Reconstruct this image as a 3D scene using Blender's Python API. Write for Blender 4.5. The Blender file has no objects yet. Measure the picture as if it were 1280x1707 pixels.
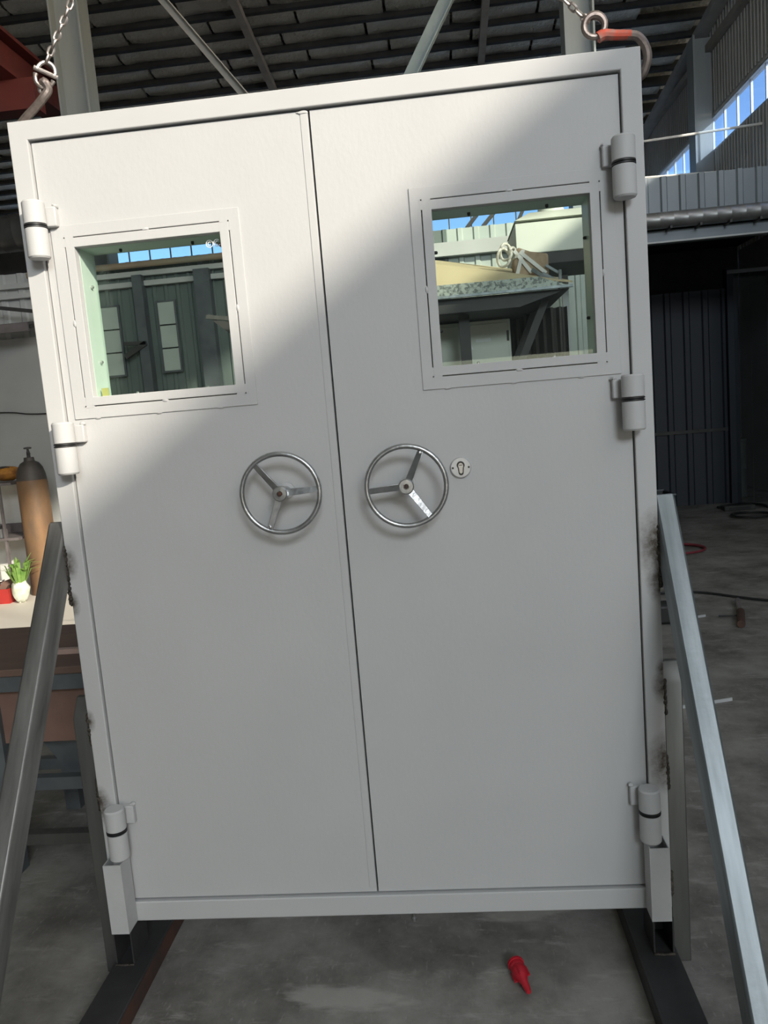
import bpy, math, random
from mathutils import Vector, Matrix, Euler
random.seed(7)
R_ = math.radians
sc = bpy.context.scene
col = sc.collection

# ------------------------------------------------------------------ camera
CAM = (0.2539, -1.8903, 1.4884)
yaw, pit, rol = R_(-5.061), R_(-7.271), R_(-4.714)
fwd = Vector((math.sin(yaw)*math.cos(pit), math.cos(yaw)*math.cos(pit), math.sin(pit)))
r0 = Vector((math.cos(yaw), -math.sin(yaw), 0)); u0 = r0.cross(fwd)
rgt = math.cos(rol)*r0 + math.sin(rol)*u0
up = -math.sin(rol)*r0 + math.cos(rol)*u0
cd = bpy.data.cameras.new('camera'); cam = bpy.data.objects.new('camera', cd); col.objects.link(cam)
cd.sensor_fit = 'VERTICAL'; cd.sensor_height = 36.0; cd.lens = 36.0*1280/1707
cd.clip_start = 0.02; cd.clip_end = 500
m = Matrix((rgt, up, -fwd)).transposed().to_4x4(); m.translation = CAM
cam.matrix_world = m
sc.camera = cam

# ------------------------------------------------------------------ sky, sun, exposure
SUN_TO = Vector((0.9, -1.0, 0.63)).normalized()
w = bpy.data.worlds.new('sky'); sc.world = w; w.use_nodes = True
nt = w.node_tree; nt.nodes.clear()
sky = nt.nodes.new('ShaderNodeTexSky'); sky.sky_type = 'NISHITA'
sky.sun_disc = False; sky.sun_elevation = R_(25); sky.sun_rotation = R_(138)
sky.air_density = 1.0; sky.dust_density = 1.2; sky.ozone_density = 1.5
bg = nt.nodes.new('ShaderNodeBackground'); bg.inputs['Strength'].default_value = 0.32
wo = nt.nodes.new('ShaderNodeOutputWorld')
nt.links.new(sky.outputs[0], bg.inputs[0]); nt.links.new(bg.outputs[0], wo.inputs[0])
sl = bpy.data.lights.new('sun', 'SUN'); sl.energy = 5.6; sl.angle = R_(1.2); sl.color = (1.0, 0.92, 0.79)
so = bpy.data.objects.new('sun', sl); col.objects.link(so)
so.rotation_euler = (-SUN_TO).to_track_quat('-Z', 'Y').to_euler(); so.location = (12, -14, 9)
def portal(name, loc, tgt, sx, sy):
    l = bpy.data.lights.new(name, 'AREA'); l.shape = 'RECTANGLE'; l.size = sx; l.size_y = sy
    l.cycles.is_portal = True
    o = bpy.data.objects.new(name, l); col.objects.link(o); o.location = loc
    o.rotation_euler = (Vector(tgt)-Vector(loc)).to_track_quat('-Z', 'Z').to_euler()
portal('gate_daylight', (1.8, -9.97, 1.1), (1.8, 0, 1.1), 5.8, 2.2)
dl = bpy.data.lights.new('front_fill_light', 'AREA'); dl.shape = 'RECTANGLE'; dl.size = 2.8; dl.size_y = 1.9   # fill lamp added high behind the camera to light the shaded door
dl.energy = 410; dl.color = (.86, .94, 1.0)
do = bpy.data.objects.new('front_fill_light', dl); col.objects.link(do); do.location = (2.75, -9.9, 5.75)
do.rotation_euler = Vector((-.2, 1, -.35)).to_track_quat('-Z', 'Z').to_euler()
portal('clerestory_daylight', (4.62, -2.0, 5.87), (0, -2.0, 5.87), 15.6, 1.85)
vs = sc.view_settings
vs.view_transform = 'Standard'; vs.look = 'None'; vs.gamma = 1; vs.use_curve_mapping = False
vs.exposure = 0.0
sc.cycles.diffuse_bounces = 6; sc.cycles.max_bounces = 14; sc.cycles.transparent_max_bounces = 24

# ------------------------------------------------------------------ materials
M = {}
def _new(name):
    mt = bpy.data.materials.new(name); mt.use_nodes = True
    t = mt.node_tree; t.nodes.clear()
    out = t.nodes.new('ShaderNodeOutputMaterial'); b = t.nodes.new('ShaderNodeBsdfPrincipled')
    t.links.new(b.outputs[0], out.inputs[0]); M[name] = mt
    return mt, t, b
def noise(t, scale, detail=4, rough=.55, stretch=(1,1,1), coord='Object', off=(0,0,0)):
    tc = t.nodes.new('ShaderNodeTexCoord'); mp = t.nodes.new('ShaderNodeMapping')
    mp.inputs['Scale'].default_value = stretch; mp.inputs['Location'].default_value = off
    n = t.nodes.new('ShaderNodeTexNoise'); n.inputs['Scale'].default_value = scale
    n.inputs['Detail'].default_value = detail; n.inputs['Roughness'].default_value = rough
    t.links.new(tc.outputs[coord], mp.inputs[0]); t.links.new(mp.outputs[0], n.inputs['Vector'])
    return n.outputs['Fac']
def ramp(t, fac, a, b, c0=(0,0,0), c1=(1,1,1)):
    r = t.nodes.new('ShaderNodeValToRGB'); r.color_ramp.elements[0].position = a; r.color_ramp.elements[1].position = b
    r.color_ramp.elements[0].color = (*c0, 1); r.color_ramp.elements[1].color = (*c1, 1)
    t.links.new(fac, r.inputs[0]); return r.outputs[0]
def mix(t, fac, a, b):
    x = t.nodes.new('ShaderNodeMix'); x.data_type = 'RGBA'
    for s, v in ((0, fac), (6, a), (7, b)):
        if isinstance(v, (int, float)): x.inputs[s].default_value = v
        elif isinstance(v, tuple): x.inputs[s].default_value = (*v, 1)
        else: t.links.new(v, x.inputs[s])
    return x.outputs[2]
def bumpn(t, b, h, strength, dist=.01):
    k = t.nodes.new('ShaderNodeBump'); k.inputs['Strength'].default_value = strength; k.inputs['Distance'].default_value = dist
    t.links.new(h, k.inputs['Height']); t.links.new(k.outputs[0], b.inputs['Normal'])
def mat(name, c, c2=None, rough=.5, metal=0., scale=6, lo=.35, hi=.7, stretch=(1,1,1), bump=0., bscale=40, bstretch=(1,1,1), spec=.5, bdist=.01):
    mt, t, b = _new(name)
    c2 = c2 or tuple(x*.8 for x in c)
    f = ramp(t, noise(t, scale, stretch=stretch), lo, hi)
    t.links.new(mix(t, f, c, c2), b.inputs['Base Color'])
    b.inputs['Roughness'].default_value = rough; b.inputs['Metallic'].default_value = metal
    b.inputs['Specular IOR Level'].default_value = spec
    if bump: bumpn(t, b, noise(t, bscale, stretch=bstretch), bump, bdist)
    return mt
mat('white_paint', (.49,.488,.482), (.468,.466,.461), .62, scale=3, spec=.35, bump=.05, bscale=90, bstretch=(1,1,.5))
mat('white_mottled_paint', (.49,.488,.482), (.46,.458,.452), .62, scale=14, spec=.35, bump=.06, bscale=70)  # same white paint with finer mottling and bump
mat('galvanised', (.27,.295,.305), (.15,.17,.175), .48, .75, scale=9, stretch=(3,3,.35), bump=.05, bscale=60)
mat('galvanised_dirty', (.30,.295,.28), (.085,.08,.075), .5, .7, scale=5, lo=.4, hi=.75, stretch=(3,3,.5), bump=.08, bscale=50)
mat('galvanised_dull', (.13,.13,.12), (.09,.09,.083), .5, .6, scale=7, stretch=(3,3,.4))
mat('dark_steel', (.055,.054,.055), (.035,.034,.034), .55, .3, scale=9, bump=.05)
mat('rusty_steel', (.10,.045,.03), (.05,.035,.03), .7, .1, scale=14, bump=.1)
mat('weld', (.09,.075,.06), (.03,.028,.025), .6, .5, scale=60, bump=.6, bscale=120)
mat('chrome_worn', (.50,.51,.51), (.30,.30,.30), .32, .9, scale=30, stretch=(1,1,1), bump=.08, bscale=120)
mat('chain_steel', (.55,.50,.47), (.30,.25,.22), .35, .85, scale=60, bump=.1, bscale=150)
mat('hook_steel', (.30,.25,.22), (.14,.11,.10), .42, .7, scale=30, bump=.12, bscale=90)
mat('hook_red', (.55,.09,.05), (.30,.16,.13), .5, .2, scale=45, lo=.4, hi=.62, bump=.1)
mat('black_rubber', (.012,.012,.013), (.02,.02,.02), .5)
mat('bolt_dark', (.03,.03,.03), (.05,.045,.04), .45, .5)
mat('screw_bright', (.6,.6,.58), (.4,.4,.4), .3, .9)
mat('reveal_green', (.60,.70,.62), (.55,.66,.57), .4, scale=8)
mat('red_plastic', (.50,.015,.03), (.36,.01,.02), .38, scale=20)
mat('column_paint', (.34,.37,.37), (.28,.31,.33), .5, scale=3, stretch=(2,2,.3))
mat('brace_blue', (.36,.44,.47), (.28,.35,.38), .5, scale=5)
mat('brace_grey', (.50,.50,.49), (.40,.40,.39), .5, scale=5)
mat('rafter_paint', (.42,.40,.36), (.32,.30,.27), .6, scale=4)
mat('purlin_steel', (.035,.036,.036), (.02,.02,.02), .6, .2, scale=5)
mat('foil', (.96,.94,.86), (.80,.78,.70), .42, .7, scale=2.2, lo=.3, hi=.7, bump=1., bscale=16, bdist=.05)
mat('red_girder', (.17,.035,.03), (.13,.03,.027), .55, scale=3)
mat('sheet_light', (.55,.56,.55), (.46,.47,.46), .5, scale=2)
mat('sheet_grey', (.24,.27,.29), (.19,.22,.24), .45, .15, scale=2, stretch=(1,1,.3))
mat('sheet_dark', (.58,.58,.56), (.50,.50,.48), .6, scale=1.5)
mat('sheet_green', (.17,.205,.19), (.12,.15,.14), .5, scale=1.2)
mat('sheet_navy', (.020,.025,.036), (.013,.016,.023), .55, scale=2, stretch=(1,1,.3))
mat('yard_concrete', (.55,.53,.49), (.48,.46,.42), .8, scale=.4)
mat('plaster', (.40,.41,.40), (.34,.35,.34), .8, scale=1.5)
mat('pale_pane', (.50,.55,.50), (.42,.47,.43), .35, scale=4)
mat('duct_steel', (.30,.30,.29), (.2,.2,.195), .38, .75, scale=6, bump=.15, bscale=14)
mat('duct_dark', (.07,.07,.07), (.045,.045,.045), .4, .5, scale=6)
mat('alu_frame', (.62,.63,.64), (.55,.56,.57), .4, .3)
mat('pipe_tan', (.42,.27,.19), (.34,.33,.24), .5, scale=1.5)
mat('gas_cylinder', (.27,.15,.07), (.12,.085,.06), .55, .1, scale=5, stretch=(1,1,.4), bump=.1)
mat('gas_cylinder_cap', (.10,.085,.075), (.06,.055,.05), .55, .2, scale=9)
mat('table_brown', (.16,.10,.075), (.11,.07,.055), .65, scale=3, stretch=(1,4,1))
mat('table_steel', (.15,.17,.18), (.10,.11,.12), .5, .4, scale=6)
mat('cardboard', (.22,.13,.10), (.16,.095,.075), .8, scale=5)
mat('shelf_white', (.70,.70,.66), (.60,.60,.57), .5, scale=4)
mat('rack_steel', (.25,.22,.22), (.18,.16,.16), .5, .4)
mat('orange_cloth', (.50,.22,.03), (.22,.09,.03), .8, scale=14, bump=.5, bscale=18)
mat('red_box', (.42,.03,.025), (.34,.03,.025), .5, scale=8)
mat('paper_white', (.78,.77,.73), (.66,.65,.62), .7, scale=12)
mat('leaf_green', (.22,.36,.08), (.10,.22,.04), .6, scale=22)
mat('bag_white', (.72,.72,.64), (.50,.56,.40), .45, scale=18, bump=.4, bscale=20)
mat('glass_jar', (.30,.30,.30), (.2,.2,.2), .15)
mat('canvas', (.62,.53,.33), (.56,.47,.29), .7, scale=5)
mat('speckled_metal', (.30,.33,.29), (.10,.11,.10), .5, .4, scale=60, lo=.45, hi=.6)
mat('machine_white', (.66,.68,.60), (.60,.62,.55), .45, scale=3)
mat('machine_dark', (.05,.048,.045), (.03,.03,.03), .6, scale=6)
mat('curtain_dark', (.085,.075,.07), (.05,.045,.042), .8, scale=8, stretch=(4,4,.4))
mat('wrapping', (.48,.36,.24), (.28,.19,.12), .75, scale=16, bump=.4, bscale=20)
mat('rope_white', (.72,.70,.62), (.5,.48,.42), .8, scale=60)
mat('pvc', (.20,.21,.22), (.14,.15,.16), .2, scale=3)
mat('drum_grey', (.14,.15,.13), (.09,.10,.09), .6, scale=4)
mat('rubber_red', (.22,.03,.045), (.16,.02,.03), .5)
mat('yellow_tape', (.42,.40,.14), (.34,.32,.10), .5)
mat('mark_white', (.8,.8,.8), (.75,.75,.75), .5)
mat('wire_bright', (.88,.86,.80), (.8,.78,.72), .4, .0)
mat('lock_silver', (.58,.58,.58), (.50,.50,.50), .35, .4, scale=40)
mat('wood_scrap', (.42,.30,.26), (.34,.24,.2), .7)

# jambs: the same white paint, with scorched paint around the welds of the props
def jamb_material():
    mt, t, b = _new('scorched_paint')
    f = ramp(t, noise(t, 3), .35, .7)
    base = mix(t, f, (.49,.488,.482), (.468,.466,.461))
    tc = t.nodes.new('ShaderNodeTexCoord')
    tot = None
    n = noise(t, 45, 5, .7)
    for (x, z, r) in ((-.75,1.17,.03), (-.75,1.06,.022), (-.75,.50,.035), (-.75,.74,.02), (.75,1.12,.055), (.75,1.03,.035), (.75,.76,.03), (.75,.56,.05), (.75,.80,.02)):
        s = t.nodes.new('ShaderNodeVectorMath'); s.operation = 'SUBTRACT'; s.inputs[1].default_value = (x, 0, z)
        t.links.new(tc.outputs['Object'], s.inputs[0])
        q = t.nodes.new('ShaderNodeVectorMath'); q.operation = 'MULTIPLY'; q.inputs[1].default_value = (1/r, .2, .6/r)
        t.links.new(s.outputs[0], q.inputs[0])
        l = t.nodes.new('ShaderNodeVectorMath'); l.operation = 'LENGTH'; t.links.new(q.outputs[0], l.inputs[0])
        a = t.nodes.new('ShaderNodeMath'); a.operation = 'SUBTRACT'; a.inputs[0].default_value = 1.25; t.links.new(l.outputs['Value'], a.inputs[1])
        a.use_clamp = True
        if tot is None: tot = a.outputs[0]
        else:
            k = t.nodes.new('ShaderNodeMath'); k.operation = 'MAXIMUM'; t.links.new(tot, k.inputs[0]); t.links.new(a.outputs[0], k.inputs[1]); tot = k.outputs[0]
    mu = t.nodes.new('ShaderNodeMath'); mu.operation = 'MULTIPLY'; t.links.new(tot, mu.inputs[0]); t.links.new(n, mu.inputs[1])
    fac = ramp(t, mu.outputs[0], .08, .55)
    t.links.new(mix(t, fac, base, (.07,.055,.04)), b.inputs['Base Color'])
    b.inputs['Roughness'].default_value = .62; b.inputs['Specular IOR Level'].default_value = .35
jamb_material()

# concrete floor: dark and oily round the stand, painted paler where the sun falls near the store rack, with trowel swirls and scuffs
def floor_material():
    mt, t, b = _new('concrete_floor')
    n1 = ramp(t, noise(t, 2.6, 9, .68), .38, .64)
    c = mix(t, n1, (.12,.112,.10), (.30,.285,.26))
    n2 = ramp(t, noise(t, 5.0, 6, .7, (1, 3.2, 1)), .56, .74)
    c = mix(t, n2, c, (.38,.36,.33))
    n3 = ramp(t, noise(t, 22, 4, .6, (3, 1, 1), off=(3, 1, 0)), .60, .80)
    c = mix(t, n3, c, (.33,.315,.29))
    tc = t.nodes.new('ShaderNodeTexCoord')
    def blob(cx, cy, rx, ry, col_, amt, ns=6., rot=0):
        s = t.nodes.new('ShaderNodeMapping'); s.vector_type = 'TEXTURE'
        s.inputs['Location'].default_value = (cx, cy, 0); s.inputs['Rotation'].default_value = (0, 0, rot)
        s.inputs['Scale'].default_value = (rx, ry, 1)
        t.links.new(tc.outputs['Object'], s.inputs[0])
        l = t.nodes.new('ShaderNodeVectorMath'); l.operation = 'LENGTH'; t.links.new(s.outputs[0], l.inputs[0])
        nn = noise(t, ns, 4, .6, (1, 3, 1))
        a = t.nodes.new('ShaderNodeMath'); a.operation = 'MULTIPLY_ADD'; a.inputs[1].default_value = 1.6
        t.links.new(nn, a.inputs[0]); t.links.new(l.outputs['Value'], a.inputs[2])
        f = t.nodes.new('ShaderNodeMapRange'); f.inputs[1].default_value = 1.35; f.inputs[2].default_value = 1.75
        f.inputs[3].default_value = amt; f.inputs[4].default_value = 0.
        t.links.new(a.outputs[0], f.inputs[0])
        return mix(t, f.outputs[0], c, col_)
    c = blob(-.12, -.10, .20, .05, (.40,.38,.35), .75, 9., -.12)
    c = blob(.38, .22, .16, .05, (.40,.38,.33), .55, 9., .1)
    c = blob(-4.2, 4.6, 2.6, 2.2, (.66,.62,.55), 1., 1.2)  # brightness of the sunlit floor put into its colour
    t.links.new(c, b.inputs['Base Color'])
    b.inputs['Roughness'].default_value = .62
    bumpn(t, b, noise(t, 14, 6, .7), .15, .01)
floor_material()

def glass_material(name, tint, ior=1.42):
    mt = bpy.data.materials.new(name); mt.use_nodes = True; t = mt.node_tree; t.nodes.clear(); M[name] = mt
    out = t.nodes.new('ShaderNodeOutputMaterial'); tr = t.nodes.new('ShaderNodeBsdfTransparent'); gl = t.nodes.new('ShaderNodeBsdfGlossy')
    tr.inputs[0].default_value = (*tint, 1); gl.inputs['Roughness'].default_value = .01; gl.inputs[0].default_value = (.9,.95,.93,1)
    fr = t.nodes.new('ShaderNodeFresnel'); fr.inputs[0].default_value = ior
    ge = t.nodes.new('ShaderNodeNewGeometry'); iv = t.nodes.new('ShaderNodeMath'); iv.operation = 'SUBTRACT'; iv.inputs[0].default_value = 1.0
    mu = t.nodes.new('ShaderNodeMath'); mu.operation = 'MULTIPLY'      # a straight-through pane: only its entry face reflects
    t.links.new(ge.outputs['Backfacing'], iv.inputs[1]); t.links.new(iv.outputs[0], mu.inputs[0]); t.links.new(fr.outputs[0], mu.inputs[1])
    mx = t.nodes.new('ShaderNodeMixShader')
    t.links.new(mu.outputs[0], mx.inputs[0]); t.links.new(tr.outputs[0], mx.inputs[1]); t.links.new(gl.outputs[0], mx.inputs[2]); t.links.new(mx.outputs[0], out.inputs[0])
glass_material('door_glass', (.945,.972,.955))
glass_material('sky_dimming_glass', (.68,.78,.92), 1.3)  # pane tint darkens the overbright sky seen through the windows
glass_material('pvc_clear', (.80,.82,.84), 1.3)

# ------------------------------------------------------------------ mesh helpers
class MB:
    def __init__(s): s.v = []; s.f = []
    def add(s, vs_, fs):
        n = len(s.v); s.v += [tuple(p) for p in vs_]; s.f += [tuple(i+n for i in q) for q in fs]; return s
    def box(s, x0, x1, y0, y1, z0, z1):
        return s.add([(x0,y0,z0),(x1,y0,z0),(x1,y1,z0),(x0,y1,z0),(x0,y0,z1),(x1,y0,z1),(x1,y1,z1),(x0,y1,z1)],
                     [(0,3,2,1),(4,5,6,7),(0,1,5,4),(1,2,6,5),(2,3,7,6),(3,0,4,7)])
    def prism(s, poly, axis, a0, a1):
        n = len(poly)
        def P(p, a): return {'x': (a,p[0],p[1]), 'y': (p[0],a,p[1]), 'z': (p[0],p[1],a)}[axis]
        vs_ = [P(p,a0) for p in poly]+[P(p,a1) for p in poly]
        return s.add(vs_, [tuple(range(n)), tuple(range(2*n-1,n-1,-1))]+[(i,(i+1)%n,(i+1)%n+n,i+n) for i in range(n)])
    def bar(s, p0, p1, wx, wy):
        p0, p1 = Vector(p0), Vector(p1); d = (p1-p0).normalized()
        a = Vector((0,1,0)) if abs(d.y) < .9 else Vector((1,0,0))
        u = d.cross(a).normalized(); v = d.cross(u).normalized()
        c = [u*sx*wx/2+v*sy*wy/2 for sx, sy in ((-1,-1),(1,-1),(1,1),(-1,1))]
        return s.add([p0+k for k in c]+[p1+k for k in c], [(0,3,2,1),(4,5,6,7),(0,1,5,4),(1,2,6,5),(2,3,7,6),(3,0,4,7)])
    def frame(s, x0, x1, z0, z1, a0, a1, b0, b1, y0, y1):   # rectangular ring, hole a0..a1 x b0..b1
        o = [(x0,z0),(x1,z0),(x1,z1),(x0,z1)]; h = [(a0,b0),(a1,b0),(a1,b1),(a0,b1)]
        vs_ = [(x,y,z) for y in (y0,y1) for (x,z) in o+h]
        fs = []
        for i in range(4):
            j = (i+1)%4
            fs += [(i,j,j+4,i+4), (i+8,i+12,j+12,j+8), (i,i+8,j+8,j), (i+4,j+4,j+12,i+12)]
        return s.add(vs_, fs)
    def lathe(s, prof, origin=(0,0,0), axis='z', seg=24, cap=True):
        o = Vector(origin); vs_ = []; n = len(prof)
        for (r, h) in prof:
            for k in range(seg):
                a = 2*math.pi*k/seg; p, q = r*math.cos(a), r*math.sin(a)
                vs_.append(o+Vector({'z': (p,q,h), 'y': (q,h,p), 'x': (h,p,q)}[axis]))
        fs = [(i*seg+k, i*seg+(k+1)%seg, (i+1)*seg+(k+1)%seg, (i+1)*seg+k) for i in range(n-1) for k in range(seg)]
        if cap: fs += [tuple(range(seg-1,-1,-1)), tuple(range((n-1)*seg, n*seg))]
        return s.add(vs_, fs)
    def tube(s, path, r, seg=10, closed=False):
        P = [Vector(p) for p in path]; n = len(P); rr = r if isinstance(r, (list, tuple)) else [r]*n
        vs_ = []; prev = None
        for i in range(n):
            a = P[(i-1)%n] if closed else P[max(i-1,0)]; b = P[(i+1)%n] if closed else P[min(i+1,n-1)]
            t = (b-a).normalized()
            if prev is None:
                g = Vector((0,0,1)) if abs(t.z) < .9 else Vector((0,1,0)); u = t.cross(g).normalized()
            else: u = (prev-t*prev.dot(t)).normalized()
            prev = u; v = t.cross(u)
            for k in range(seg):
                an = 2*math.pi*k/seg; vs_.append(P[i]+(u*math.cos(an)+v*math.sin(an))*rr[i])
        fs = [(i*seg+k, i*seg+(k+1)%seg, ((i+1)%n)*seg+(k+1)%seg, ((i+1)%n)*seg+k) for i in range(n if closed else n-1) for k in range(seg)]
        if not closed: fs += [tuple(range(seg-1,-1,-1)), tuple(range((n-1)*seg, n*seg))]
        return s.add(vs_, fs)
    def ell(s, c, rx, ry, rz, seg=14, rings=8, jit=0.):
        vs_ = [(c[0],c[1],c[2]-rz)]; fs = []
        for i in range(1, rings):
            a = math.pi*i/rings-math.pi/2
            for k in range(seg):
                b = 2*math.pi*k/seg; j = 1+random.uniform(-jit, jit)
                vs_.append((c[0]+rx*j*math.cos(a)*math.cos(b), c[1]+ry*j*math.cos(a)*math.sin(b), c[2]+rz*j*math.sin(a)))
        vs_.append((c[0],c[1],c[2]+rz)); L = len(vs_)-1
        for k in range(seg):
            fs.append((0, 1+(k+1)%seg, 1+k)); fs.append((L, L-seg+k, L-seg+(k+1)%seg))
        for i in range(rings-2):
            for k in range(seg):
                fs.append((1+i*seg+k, 1+i*seg+(k+1)%seg, 1+(i+1)*seg+(k+1)%seg, 1+(i+1)*seg+k))
        return s.add(vs_, fs)
    def sheet(s, width, height, period=.15, depth=.02, th=.003):   # ribbed metal sheet, in XZ, ribs toward -Y, origin at its lower left
        prof = []; x = 0.
        while x < width-1e-6:
            for fx, d in ((0,0),(.60,0),(.68,1),(.92,1)):
                xx = x+fx*period
                if xx < width: prof.append((xx, -d*depth))
            x += period
        prof.append((width, 0)); n = len(prof)
        vs_ = [(p[0],p[1]+t,z) for t in (0,th) for z in (0,height) for p in prof]
        fs = []
        for i in range(n-1):
            fs += [(i,i+1,n+i+1,n+i), (2*n+i,3*n+i,3*n+i+1,2*n+i+1), (i,2*n+i,2*n+i+1,i+1), (n+i,n+i+1,3*n+i+1,3*n+i)]
        fs += [(0,n,3*n,2*n), (n-1,3*n-1,4*n-1,2*n-1)]
        return s.add(vs_, fs)
    def mesh(s, name, mt, smooth=True):
        me = bpy.data.meshes.new(name); me.from_pydata(s.v, [], s.f); me.validate(); me.update()
        me.materials.append(M[mt])
        if smooth:
            me.polygons.foreach_set('use_smooth', [True]*len(me.polygons)); me.set_sharp_from_angle(angle=R_(35))
        return me
WL = {}
def place(name, me, parent=None, loc=(0,0,0), rot=None, bevel=0, flip=True):
    o = bpy.data.objects.new(name, me); col.objects.link(o)
    loc = Vector(loc); WL[o.name] = loc
    if parent is not None: o.parent = parent; o.location = loc-WL[parent.name]
    else: o.location = loc
    if rot: o.rotation_euler = rot
    if bevel:
        b = o.modifiers.new('edge', 'BEVEL'); b.width = bevel; b.segments = 2; b.limit_method = 'ANGLE'; b.angle_limit = R_(40)
    return o
def fixn(me):
    import bmesh
    bm = bmesh.new(); bm.from_mesh(me); bmesh.ops.recalc_face_normals(bm, faces=bm.faces); bm.to_mesh(me); bm.free()
def obj(name, mb, mt, parent=None, loc=(0,0,0), rot=None, bevel=0, smooth=True):
    me = mb.mesh(name, mt, smooth); fixn(me)
    return place(name, me, parent, loc, rot, bevel)
def tag(o, label, cat=None, group=None, kind=None):
    o['label'] = label
    if cat: o['category'] = cat
    if group: o['group'] = group
    if kind: o['kind'] = kind
    return o
def empty(name, loc, label, cat, group=None, kind=None):
    o = bpy.data.objects.new(name, None); col.objects.link(o); o.location = loc; WL[o.name] = Vector(loc)
    o.empty_display_size = .05
    return tag(o, label, cat, group, kind)
def bx(*a): return MB().box(*a)
def solid(me):
    fixn(me); return me

# ------------------------------------------------------------------ building shell
XW = 4.6                      # inner face of the gable wall on the right
SILL, HEAD = 5.04, 6.85        # clerestory of the gable wall beside the camera
def roof(y): return 8.0-.096*y
tag(obj('floor', bx(-9.2, 4.9, -10.2, 16.0, -.15, 0), 'concrete_floor'), 'dark stained concrete workshop floor with pale trowel marks', 'floor', kind='structure')
tag(obj('ground', MB().box(-60, 60, -60, -10.2, -.2, -.02).box(4.9, 60, -10.2, 60, -.2, -.02).box(-60, -9.3, -10.2, 60, -.2, -.02).box(-9.3, 4.9, 16, 60, -.2, -.02), 'yard_concrete'), 'pale concrete yard outside, spread wide to bounce sunlight indoors', 'ground', kind='structure')  # unseen yard, kept pale and wide to bounce sunlight up to the roof

# gable wall on the right
wr = tag(obj('wall_right', bx(XW+.03, XW+.15, -10, 15.6, 0, SILL), 'sheet_dark'), 'dark ribbed metal gable wall with a long strip of windows', 'wall', kind='structure')
obj('upper_wall', MB().prism([(-10,HEAD),(6,HEAD),(6,5.58),(15.6,5.58),(15.6,roof(15.6)),(-10,roof(-10))], 'x', XW+.03, XW+.15), 'sheet_dark', wr)
rib = solid(MB().sheet(1.2, SILL-3.4, .11, .016).mesh('panel', 'sheet_dark'))
for k in range(6): place('panel', rib, wr, (XW+.025, 15.4-k*1.2, 3.4), (0,0,-math.pi/2))
for k in range(6):
    h0 = roof(15.4-k*1.2)-5.6
    obj('panel', MB().sheet(1.2, h0, .11, .016), 'sheet_dark', wr, (XW+.025, 15.4-k*1.2, 5.6), (0,0,-math.pi/2))
obj('girt', bx(XW-.08, XW+.01, 7, 15.4, 6.45, 6.55), 'rafter_paint', wr)
for yy in (10.8, 14.9):
    c = obj('post', bx(XW-.30, XW-.27, yy-.15, yy+.15, 0, roof(yy)-.3), 'column_paint', wr)
    obj('web', bx(XW-.27, XW+.0, yy-.012, yy+.012, 0, roof(yy)-.3), 'column_paint', c)
def windows(name, label, axis, fixed, a0, a1, z0, z1, step):
    wn = empty(name, (fixed, a0, z0) if axis == 'y' else (a0, fixed, z0), label, 'window', kind='structure')
    def B(u0, u1, v0, v1, t0, t1):
        return bx(fixed+t0, fixed+t1, u0, u1, v0, v1) if axis == 'y' else bx(u0, u1, fixed+t0, fixed+t1, v0, v1)
    obj('bottom_rail', B(a0, a1, z0, z0+.03, -.03, .06), 'alu_frame', wn)
    obj('top_rail', B(a0, a1, z1-.03, z1, -.03, .06), 'alu_frame', wn)
    n = round((a1-a0)/step)
    for k in range(n+1):
        u = a0+(a1-a0)*k/n
        obj('mullion', B(u-.014, u+.014, z0+.03, z1-.03, .0, .03), 'alu_frame', wn)
    for k in range(n):
        u = a0+(a1-a0)*k/n
        obj('pane', B(u+.016, u+(a1-a0)/n-.016, z0+.03, z1-.03, .012, .018), 'sky_dimming_glass', wn)
windows('window_1', 'strip of tall panes high in the right wall showing blue sky', 'y', XW+.06, 8.0, 15.4, SILL, 5.56, .48)
tag(obj('trim_1', bx(XW-.02, XW+.2, -10, 8.0, SILL-.06, SILL), 'alu_frame'), 'sill of the upper gable window strip beside the camera', 'sill', kind='structure')
for k in (0, 2, 3, 4):
    obj('mullion', bx(XW+.06, XW+.12, -9.9+k*4.2, -9.84+k*4.2, SILL, HEAD), 'alu_frame', wr)

# back wall far behind
wb = tag(obj('wall_back', bx(-9.2, 4.75, 15.55, 15.7, 0, 5.0), 'sheet_dark'), 'dark back wall of the hall behind the partition', 'wall', kind='structure')
obj('upper_wall', bx(-9.2, 4.75, 15.55, 15.7, 6.1, 6.6), 'sheet_dark', wb)
windows('window_2', 'strip of windows high in the back wall seen through the door glass', 'x', 15.6, -9.0, 4.5, 5.0, 6.1, .48)
tag(obj('wall_left', bx(-9.3, -9.15, -10, 15.7, 0, 9.0), 'plaster'), 'pale side wall of the hall far to the left', 'wall', kind='structure')
wf = tag(obj('wall_front', bx(-9.2, -1.1, -10.15, -10.0, 0, 9.0), 'plaster'), 'unseen front wall of the hall with gaps shaped for the light', 'wall', kind='structure')  # unseen wall, its gaps sized to steer soft light onto the door
obj('lintel', bx(-1.1, 4.75, -10.15, -10.0, 2.2, 4.5), 'plaster', wf)  # set low so the door glass reflects wall instead of bright sky
obj('upper_wall', bx(-1.1, .8, -10.15, -10.0, 4.5, 9.0), 'plaster', wf)
obj('gable', bx(.8, 4.75, -10.15, -10.0, 7.0, 9.0), 'plaster', wf)

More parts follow.
